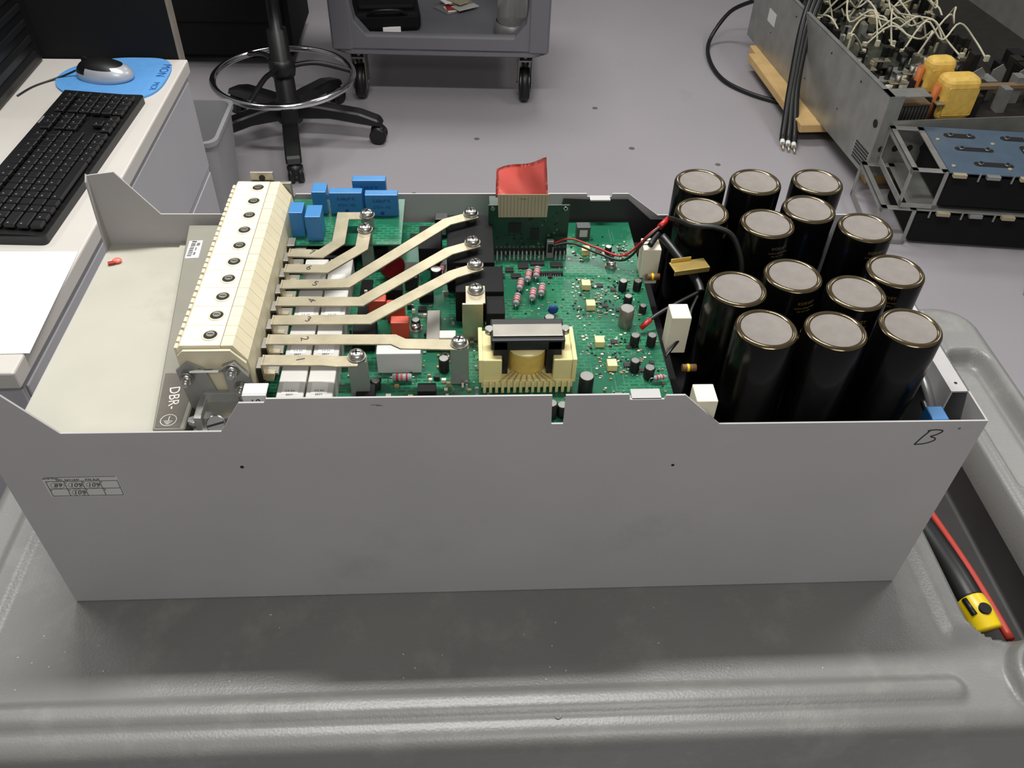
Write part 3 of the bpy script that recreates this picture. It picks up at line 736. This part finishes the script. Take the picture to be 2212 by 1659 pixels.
# ================================================================= DRAFTING CHAIR
b=B('drafting_chair')
b.lathe([(0,.07),(.045,.07),(.05,.10),(.045,.15),(.036,.16),(.034,.40),(.022,.405),(.018,.62),(.05,.64),(0,.65)],(0,0,0),BLACK,28)
for a in (-6,-80,66,138,210):
    ca,sa=math.cos(math.radians(a)),math.sin(math.radians(a))
    M=RZ(a)
    b.prism([(.03,.085),(.03,.145),(.12,.138),(.26,.120),(.33,.096),(.343,.070),(.30,.072),(.15,.092)],'xz',-.027,.027,BLACK,.006,M=M)
    e=M@Vector((.322,0,0))
    b.cyl((e.x,e.y,.05),(e.x,e.y,.08),.009,BLACK)
    n=Vector((-sa,ca,0))
    for s_ in (-1,1):
        c=e+n*.016*s_+Vector((0,0,.0305)); b.cyl(c-n*.011,c+n*.011,.0305,BLACK,seg=24,bev=.003)
    b.sphere((e.x,e.y,.048),.028,BLACK,(1,1,.9))
rr_=[(.243*math.cos(t),.243*math.sin(t),.235) for t in np.linspace(0,2*math.pi,40,endpoint=False)]
b.tube(rr_,.0115,CHROME,12,2,closed=True)
for a in (10,130,250):
    ca,sa=math.cos(math.radians(a)),math.sin(math.radians(a)); b.tube([(.03*ca,.03*sa,.27),(.12*ca,.12*sa,.275),(.24*ca,.24*sa,.237)],.009,BLACK,8)
b.lathe([(0,.24),(.042,.24),(.046,.26),(.046,.29),(.036,.30)],(0,0,0),BLACK,24)
b.lathe([(0,.65),(.20,.655),(.235,.69),(.235,.72),(.20,.745),(0,.755)],(0,0,0),BLACKM,40)
b.box(-.03,.03,.20,.225,.68,.98,BLACK,.006); b.box(-.19,.19,.19,.24,.92,1.22,BLACKM,.02)
b.done(loc=(-.262,2.50,FL))
# ================================================================= SECOND CART
b=B('utility_cart')
L,W,=.80,.62
b.prism(rrect(0,L,0,W,.06),'xy',.205,.235,CART2,.004)
for (a,c,d,e) in ((0,L,0,.035),(0,L,W-.035,W),(0,.035,0,W),(L-.035,L,0,W)):
    b.box(a,c,d,e,.212,.285,CART2,.012)
for (x,y) in ((.03,.03),(L-.03,.03),(.03,W-.03),(L-.03,W-.03)):
    sx=1 if x<.4 else -1
    b.prism([(x-.04,y-.035),(x+.04,y-.035),(x+.04,y+.035),(x-.04,y+.035)],'xy',.22,.85,CART2,.008)
    b.prism([(x+sx*.03,.27),(x+sx*.10,.27),(x+sx*.05,.33),(x+sx*.035,.42)],'xz',y-.03,y+.03,CART2,.003)
    b.cyl((x+sx*.045,y+.04,.15),(x+sx*.045,y+.04,.207),.014,STEEL)
    xc=x+sx*.045
    for s_ in (-1,1): b.box(xc+s_*.026-.002,xc+s_*.026+.002,y+.01,y+.09,.05,.19,STEELD,.001)
    b.box(xc-.028,xc+.028,y+.01,y+.09,.172,.178,STEELD,.001)
    b.cyl((xc-.020,y+.055,.068),(xc+.020,y+.055,.068),.067,BLACK,seg=40,bev=.006); b.cyl((xc-.0215,y+.055,.068),(xc+.0215,y+.055,.068),.04,mat('wheel_hub',(70,70,72),.5),seg=32); b.cyl((xc-.032,y+.055,.068),(xc+.032,y+.055,.068),.010,STEEL)
b.prism(rrect(0,L,0,W,.06),'xy',.80,.88,CART2,.004)
b.done(loc=(-.110,2.765,FL),rz=-2)
b=B('tool_bag'); b.box(-.13,.13,-.12,.14,0,.075,BLACKM,.02,seg=3); b.box(-.11,.11,-.10,.12,.072,.10,BLACKM,.012); b.tube([(-.08,-.11,.06),(-.04,-.14,.09),(.04,-.14,.09),(.08,-.11,.06)],.006,BLACK); b.box(-.02,.05,-.128,-.118,.0,.022,PAPER,.002,rz=6); b.done(loc=(.07,3.02,FL+.2355),rz=6)
b=B('plastic_bags'); 
for k in range(7):
    b.box(-.05,.05,-.03,.03,.004*k,.004*k+.004,[GALV,PAPER,REDW,REL,GALV,PAPER,RIB][k],.001,rz=random.uniform(-60,60),M=T(random.uniform(-.06,.06),random.uniform(-.03,.04),0))
b.done(loc=(.36,3.16,FL+.2355))
b=B('spool_canister'); b.lathe([(0,0),(.066,0),(.070,.006),(.070,.05),(.062,.055)],(0,0,0),mat('canister_base',(120,118,116),.4,.3),36)
b.lathe([(.058,.054),(.058,.30)],(0,0,0),GLASSY,36); b.cyl((0,0,.055),(0,0,.30),.009,STEELD); b.lathe([(0,.30),(.066,.30),(.066,.32),(0,.325)],(0,0,0),BLACK,36)
b.done(loc=(.565,2.89,FL+.2355))
# ================================================================= OPEN MACHINE (right background)
mc=empty('inverter_cabinet',(1.742,2.08,-.74),4.5)
b=B('cabinet_shell'); H=.283; LW=.95; LD=1.24
b.box(0,.003,0,LD,0,H,GALV); b.box(0,LW,LD-.003,LD,0,H,GALV); b.box(LW-.003,LW,0,LD,0,H,GALV); b.box(.003,LW,0.0,LD,0,.003,GALV)
b.box(0,LW,0,.003,0,.20,GALV); b.box(0,.018,.003,LD,H-.003,H,GALV); b.box(0,.05,-.001,.003,0,H,GALV)
b.box(0,.14,-.002,.06,H-.003,H,GALV)
b.box(.003,LW,.003,LD,.16,.163,DARKM)
for i in range(9):
    for j in range(6): b.cyl((-.001,.02+i*.011,.02+j*.011),(.001,.02+i*.011,.02+j*.011),.0042,HOLE,seg=8)
b.cyl((-.0012,.035,.175),(.0012,.035,.175),.014,HOLE)
for (y,z,r) in ((.2,.245,.004),(.45,.24,.004),(.8,.24,.004),(.3,.10,.003),(.6,.08,.003),(1.0,.1,.003),(1.15,.24,.004)): b.cyl((-.001,y,z),(.001,y,z),r,HOLE,seg=12)
b.box(-.001,.001,.98,1.06,.13,.18,LABELW)
for k in range(5): b.cyl((.03+k*.05,-.001,.1),(.03+k*.05,.001,.1),.012,HOLE)
b.done(mc)
b=B('power_components')
for (x,y,sx,sy,h) in ((.215,.045,.13,.085,.15),(.205,.150,.10,.07,.17)):
    b.box(x,x+sx,y,y+sy,.163,.163+h,YELC,.028,seg=4)
    b.box(x-.03,x+sx+.03,y+.02,y+sy-.02,.163,.163+h*.55,DARKM,.003)
    b.box(x+.012,x+sx-.012,y-.001,y+.002,.19,.163+h*.8,YELC,.004)
    b.cyl((x-.016,y+.03,.163),(x-.016,y+.03,.163+h*.8),.012,ORG); b.box(x-.02,x+.01,y-.01,y+.04,.23,.235,TIN,.001)
b.box(.05,.17,.03,.15,.163,.235,DARKM,.004); b.box(.05,.17,.03,.15,.235,.241,mat('brown_fr4',(100,84,62),.5),.001)
for k in range(11): b.box(.05+k*.0117,.053+k*.0117,.028,.152,.17,.232,STEELD)
for k in range(14):
    x=.04+.085*(k%5); y=.22+.07*(k//5)
    b.box(x,x+.06,y,y+.03,.2+.02*(k%3),.204+.02*(k%3),TIN if k%2 else GALV,.001,rz=random.uniform(-25,25)); b.box(x+.01,x+.05,y+.01,y+.05,.163,.2,[GALV,FOAM,DARKM][k%3],.002); b.cyl((x+.03,y+.015,.2),(x+.03,y+.015,.25),.010,[BLACK,STEELD,DARKM][k%3],seg=16)
b.box(.04,.5,.42,1.18,.19,.193,mat('pcb_olive',(50,54,44),.4,0,40,.3))
r5=random.Random(11)
for k in range(190):
    x=r5.uniform(.05,.62); y=r5.uniform(.40,1.18); s_=r5.uniform(.006,.028); hh=r5.uniform(.008,.055)
    b.box(x,x+s_,y,y+s_*r5.uniform(.6,2),.19,.193+hh,r5.choice([BLACK,STEELD,GALV,BLACK,BLACK,DARKM,RIB,TIN]),.0008,rz=r5.choice([0,0,90,12]))
for k in range(26):
    x=r5.uniform(.40,.88); y=r5.uniform(.03,.40); s_=r5.uniform(.02,.06)
    b.box(x,x+s_,y,y+s_*1.3,.163,.2+r5.uniform(0,.07),r5.choice([STEELD,GALV,DARKM,TIN,BLACK]),.001)
b.box(.38,.9,.16,.185,.22,.235,mat('brown_fr4b',(122,98,70),.5),.002)
for k in range(5): b.prism([(.42+k*.09,.163),(.47+k*.09,.163),(.47+k*.09,.25),(.45+k*.09,.27),(.42+k*.09,.25)],'xz',.23+.02*(k%2),.233+.02*(k%2),GALV)
b.done(mc)
b=B('white_cables')
for k in range(24):
    x=r5.uniform(.10,.50); y=r5.uniform(.50,1.05); pts=[]; a=r5.uniform(0,6.28)
    for j in range(6):
        pts.append((x,y,.235+r5.uniform(0,.08) if 0<j<5 else .20)); a+=r5.uniform(-1.1,1.1)
        x=min(.62,max(.05,x+.075*math.cos(a))); y=min(1.2,max(.44,y+.075*math.sin(a)))
    b.tube(pts,.0038,CABW,6,5)
    for q in (pts[0],pts[-1]): b.box(q[0]-.008,q[0]+.008,q[1]-.006,q[1]+.006,.193,.215,CABW,.001)
b.done(mc)
b=B('wooden_dolly'); b.box(1.63,2.5,2.50,3.2,-.775,-.7405,WOOD,.004)
b.box(1.62,1.76,2.46,3.12,-.775,-.742,WOOD,.004,rz=3)
for (x,y) in ((1.80,2.62),(2.4,2.62),(1.80,3.1),(2.4,3.1)): b.cyl((x-.015,y,FL+.023),(x+.015,y,FL+.023),.022,BLACK)
b.box(1.80,2.6,2.16,2.22,FL,-.7405,WOOD,.003)
b.done()
b=B('power_cables')
for k,o in enumerate((0,.026,.052)):
    b.tube([(1.86+o,2.98,-.50),(1.80+o,2.96,-.40),(1.735+o*.8,2.90,-.405),(1.672+o*.6,2.78,-.50),(1.63+o*.5,2.64,-.66),(1.592+o*.7,2.50-.01*k,-.775),(1.578+o*.7,2.45-.012*k,-.80)],.0125,BLACK,10)
    b.cyl((1.578+o*.7,2.45-.012*k,-.80),(1.574+o*.7,2.432-.012*k,-.805),.009,PAPER); b.cyl((1.574+o*.7,2.432-.012*k,-.805),(1.570+o*.7,2.40-.012*k,-.812),.005,TIN)
b.tube([(1.66,3.34,-.60),(1.58,3.42,-.68),(1.50,3.38,-.79),(1.462,3.20,-.808),(1.478,3.00,-.81),(1.56,2.87,-.81),(1.66,2.79,-.808),(1.75,2.75,-.808)],.009,BLACK,10)
pc=b.done(); pc.parent=mc; pc.matrix_parent_inverse=(Matrix.Translation((1.742,2.08,-.74))@RZ(4.5)).inverted()
# ================================================================= BLUE CAPACITOR MODULE
b=B('capacitor_module'); WW=.62; DD=.29
for lev,(z,off) in enumerate(((.0,-.05),(.135,0))):
    zt=z+.135
    b.box(off+.02,WW,.0,DD-.02,z+.012,zt-.02,BLACKM,.004)
    for i in range(7):
        for j in range(4): b.cyl((off+.07+i*.08,.04+j*.07,z+.01),(off+.07+i*.08,.04+j*.07,zt-.012),.033,SLEEVE,seg=20)
    b.box(off+0.01,WW,-.006,DD,zt-.008,zt-.003,BLUEG if lev else GALV,.001)
    xe=off-.10; F=.020
    for (a,c,d_,e) in ((xe,xe+.11,-.006,.016),(xe,xe+.11,DD-.024,DD)): b.box(a,c,d_,e,zt-.010,zt-.006,GALV,.001)
    b.box(xe,xe+F,-.006,DD,zt-.010,zt-.006,GALV,.001); b.box(xe+.09,xe+.11,-.006,DD,zt-.010,zt-.006,GALV,.001)
    for y in (-.006,DD-.022): b.box(xe,xe+.004,y,y+.022,z+.004,zt-.006,GALV,.001)
    b.box(xe,xe+.004,-.006,DD,z+.002,z+.024,GALV,.001); b.box(xe,xe+.004,-.006,DD,zt-.022,zt-.006,GALV,.001); b.box(xe,xe+.11,-.006,-.002,z+.002,z+.016,GALV,.001)
    b.box(xe+.098,xe+.11,-.006,-.002,z+.002,zt-.006,GALV,.001)
    for i in range(6): b.box(.02+i*.1,.06+i*.1,-.02,-.004,zt-.016,zt-.004,GALV if i%2 else RIB,.001); b.box(.0+i*.1,.005+i*.1,-.008,-.004,zt-.03,zt-.004,GALV)
zt=.27
for (x,y,sx,sy) in ((.06,.220,.10,.03),(.24,.220,.10,.03),(.42,.220,.10,.03),(.07,.135,.12,.025),(.28,.12,.03,.07),(.36,.135,.12,.025),(.10,.04,.12,.028),(.40,.04,.12,.028)):
    b.prism(rrect(x,x+sx,y,y+sy,min(sx,sy)/2-.001),'xy',zt-.004,zt-.0022,HOLE)
    for (u,v) in ((x+.02,y+sy/2),(x+sx-.02,y+sy/2)):
        b.cyl((u,v,zt-.003),(u,v,zt+.002),.0085,STEELD,seg=16); b.cyl((u,v,zt),(u,v,zt+.005),.005,BLACK,seg=12)
for (x,y) in ((.03,.03),(.03,.2),(.2,.19),(.2,.03),(.33,.19),(.33,.03),(.55,.1)): b.cyl((x,y,zt-.004),(x,y,zt+.001),.006,RIB,seg=14)
b.done(loc=(1.835,1.785,FL+.0005),rz=-7)
# ================================================================= CAMERA
r=np.array([0.9986,-0.0465,0.027]);f=np.array([0.052,0.722,-0.690])
f/=np.linalg.norm(f); r-=f*r.dot(f); r/=np.linalg.norm(r); dn=np.cross(f,r)
cam=bpy.data.cameras.new('camera'); co=bpy.data.objects.new('camera',cam); sc.collection.objects.link(co)
M=Matrix(((r[0],-dn[0],-f[0],.376),(r[1],-dn[1],-f[1],-.461),(r[2],-dn[2],-f[2],.721),(0,0,0,1)))
co.matrix_world=M; cam.sensor_width=36; cam.lens=1832/2212*36; cam.clip_start=.01
sc.camera=co
# ================================================================= LIGHTS
def area(name,loc,sx,sy,pw,col=(1,1,1),rot=(0,0,0)):
    l=bpy.data.lights.new(name,'AREA'); l.shape='RECTANGLE'; l.size=sx; l.size_y=sy; l.energy=pw; l.color=col
    o=bpy.data.objects.new(name,l); sc.collection.objects.link(o); o.location=loc; o.rotation_euler=[math.radians(a) for a in rot]; return o
CW=(1,.99,.965)
area('ceiling_light_main',(.35,.60,1.9),1.2,.12,52,CW)
area('ceiling_light_front',(.8,-1.7,1.9),1.2,.6,31,CW)
area('ceiling_light_far',(.6,3.2,1.9),1.2,.5,34,CW)
area('ceiling_light_right',(2.6,1.6,1.9),.5,1.2,22,CW)
area('ceiling_light_left',(-1.6,1.4,1.9),.5,1.2,16,CW)
w=bpy.data.worlds.new('world'); w.use_nodes=True; sc.world=w
w.node_tree.nodes['Background'].inputs[0].default_value=(.97,.98,1,1); w.node_tree.nodes['Background'].inputs[1].default_value=.22
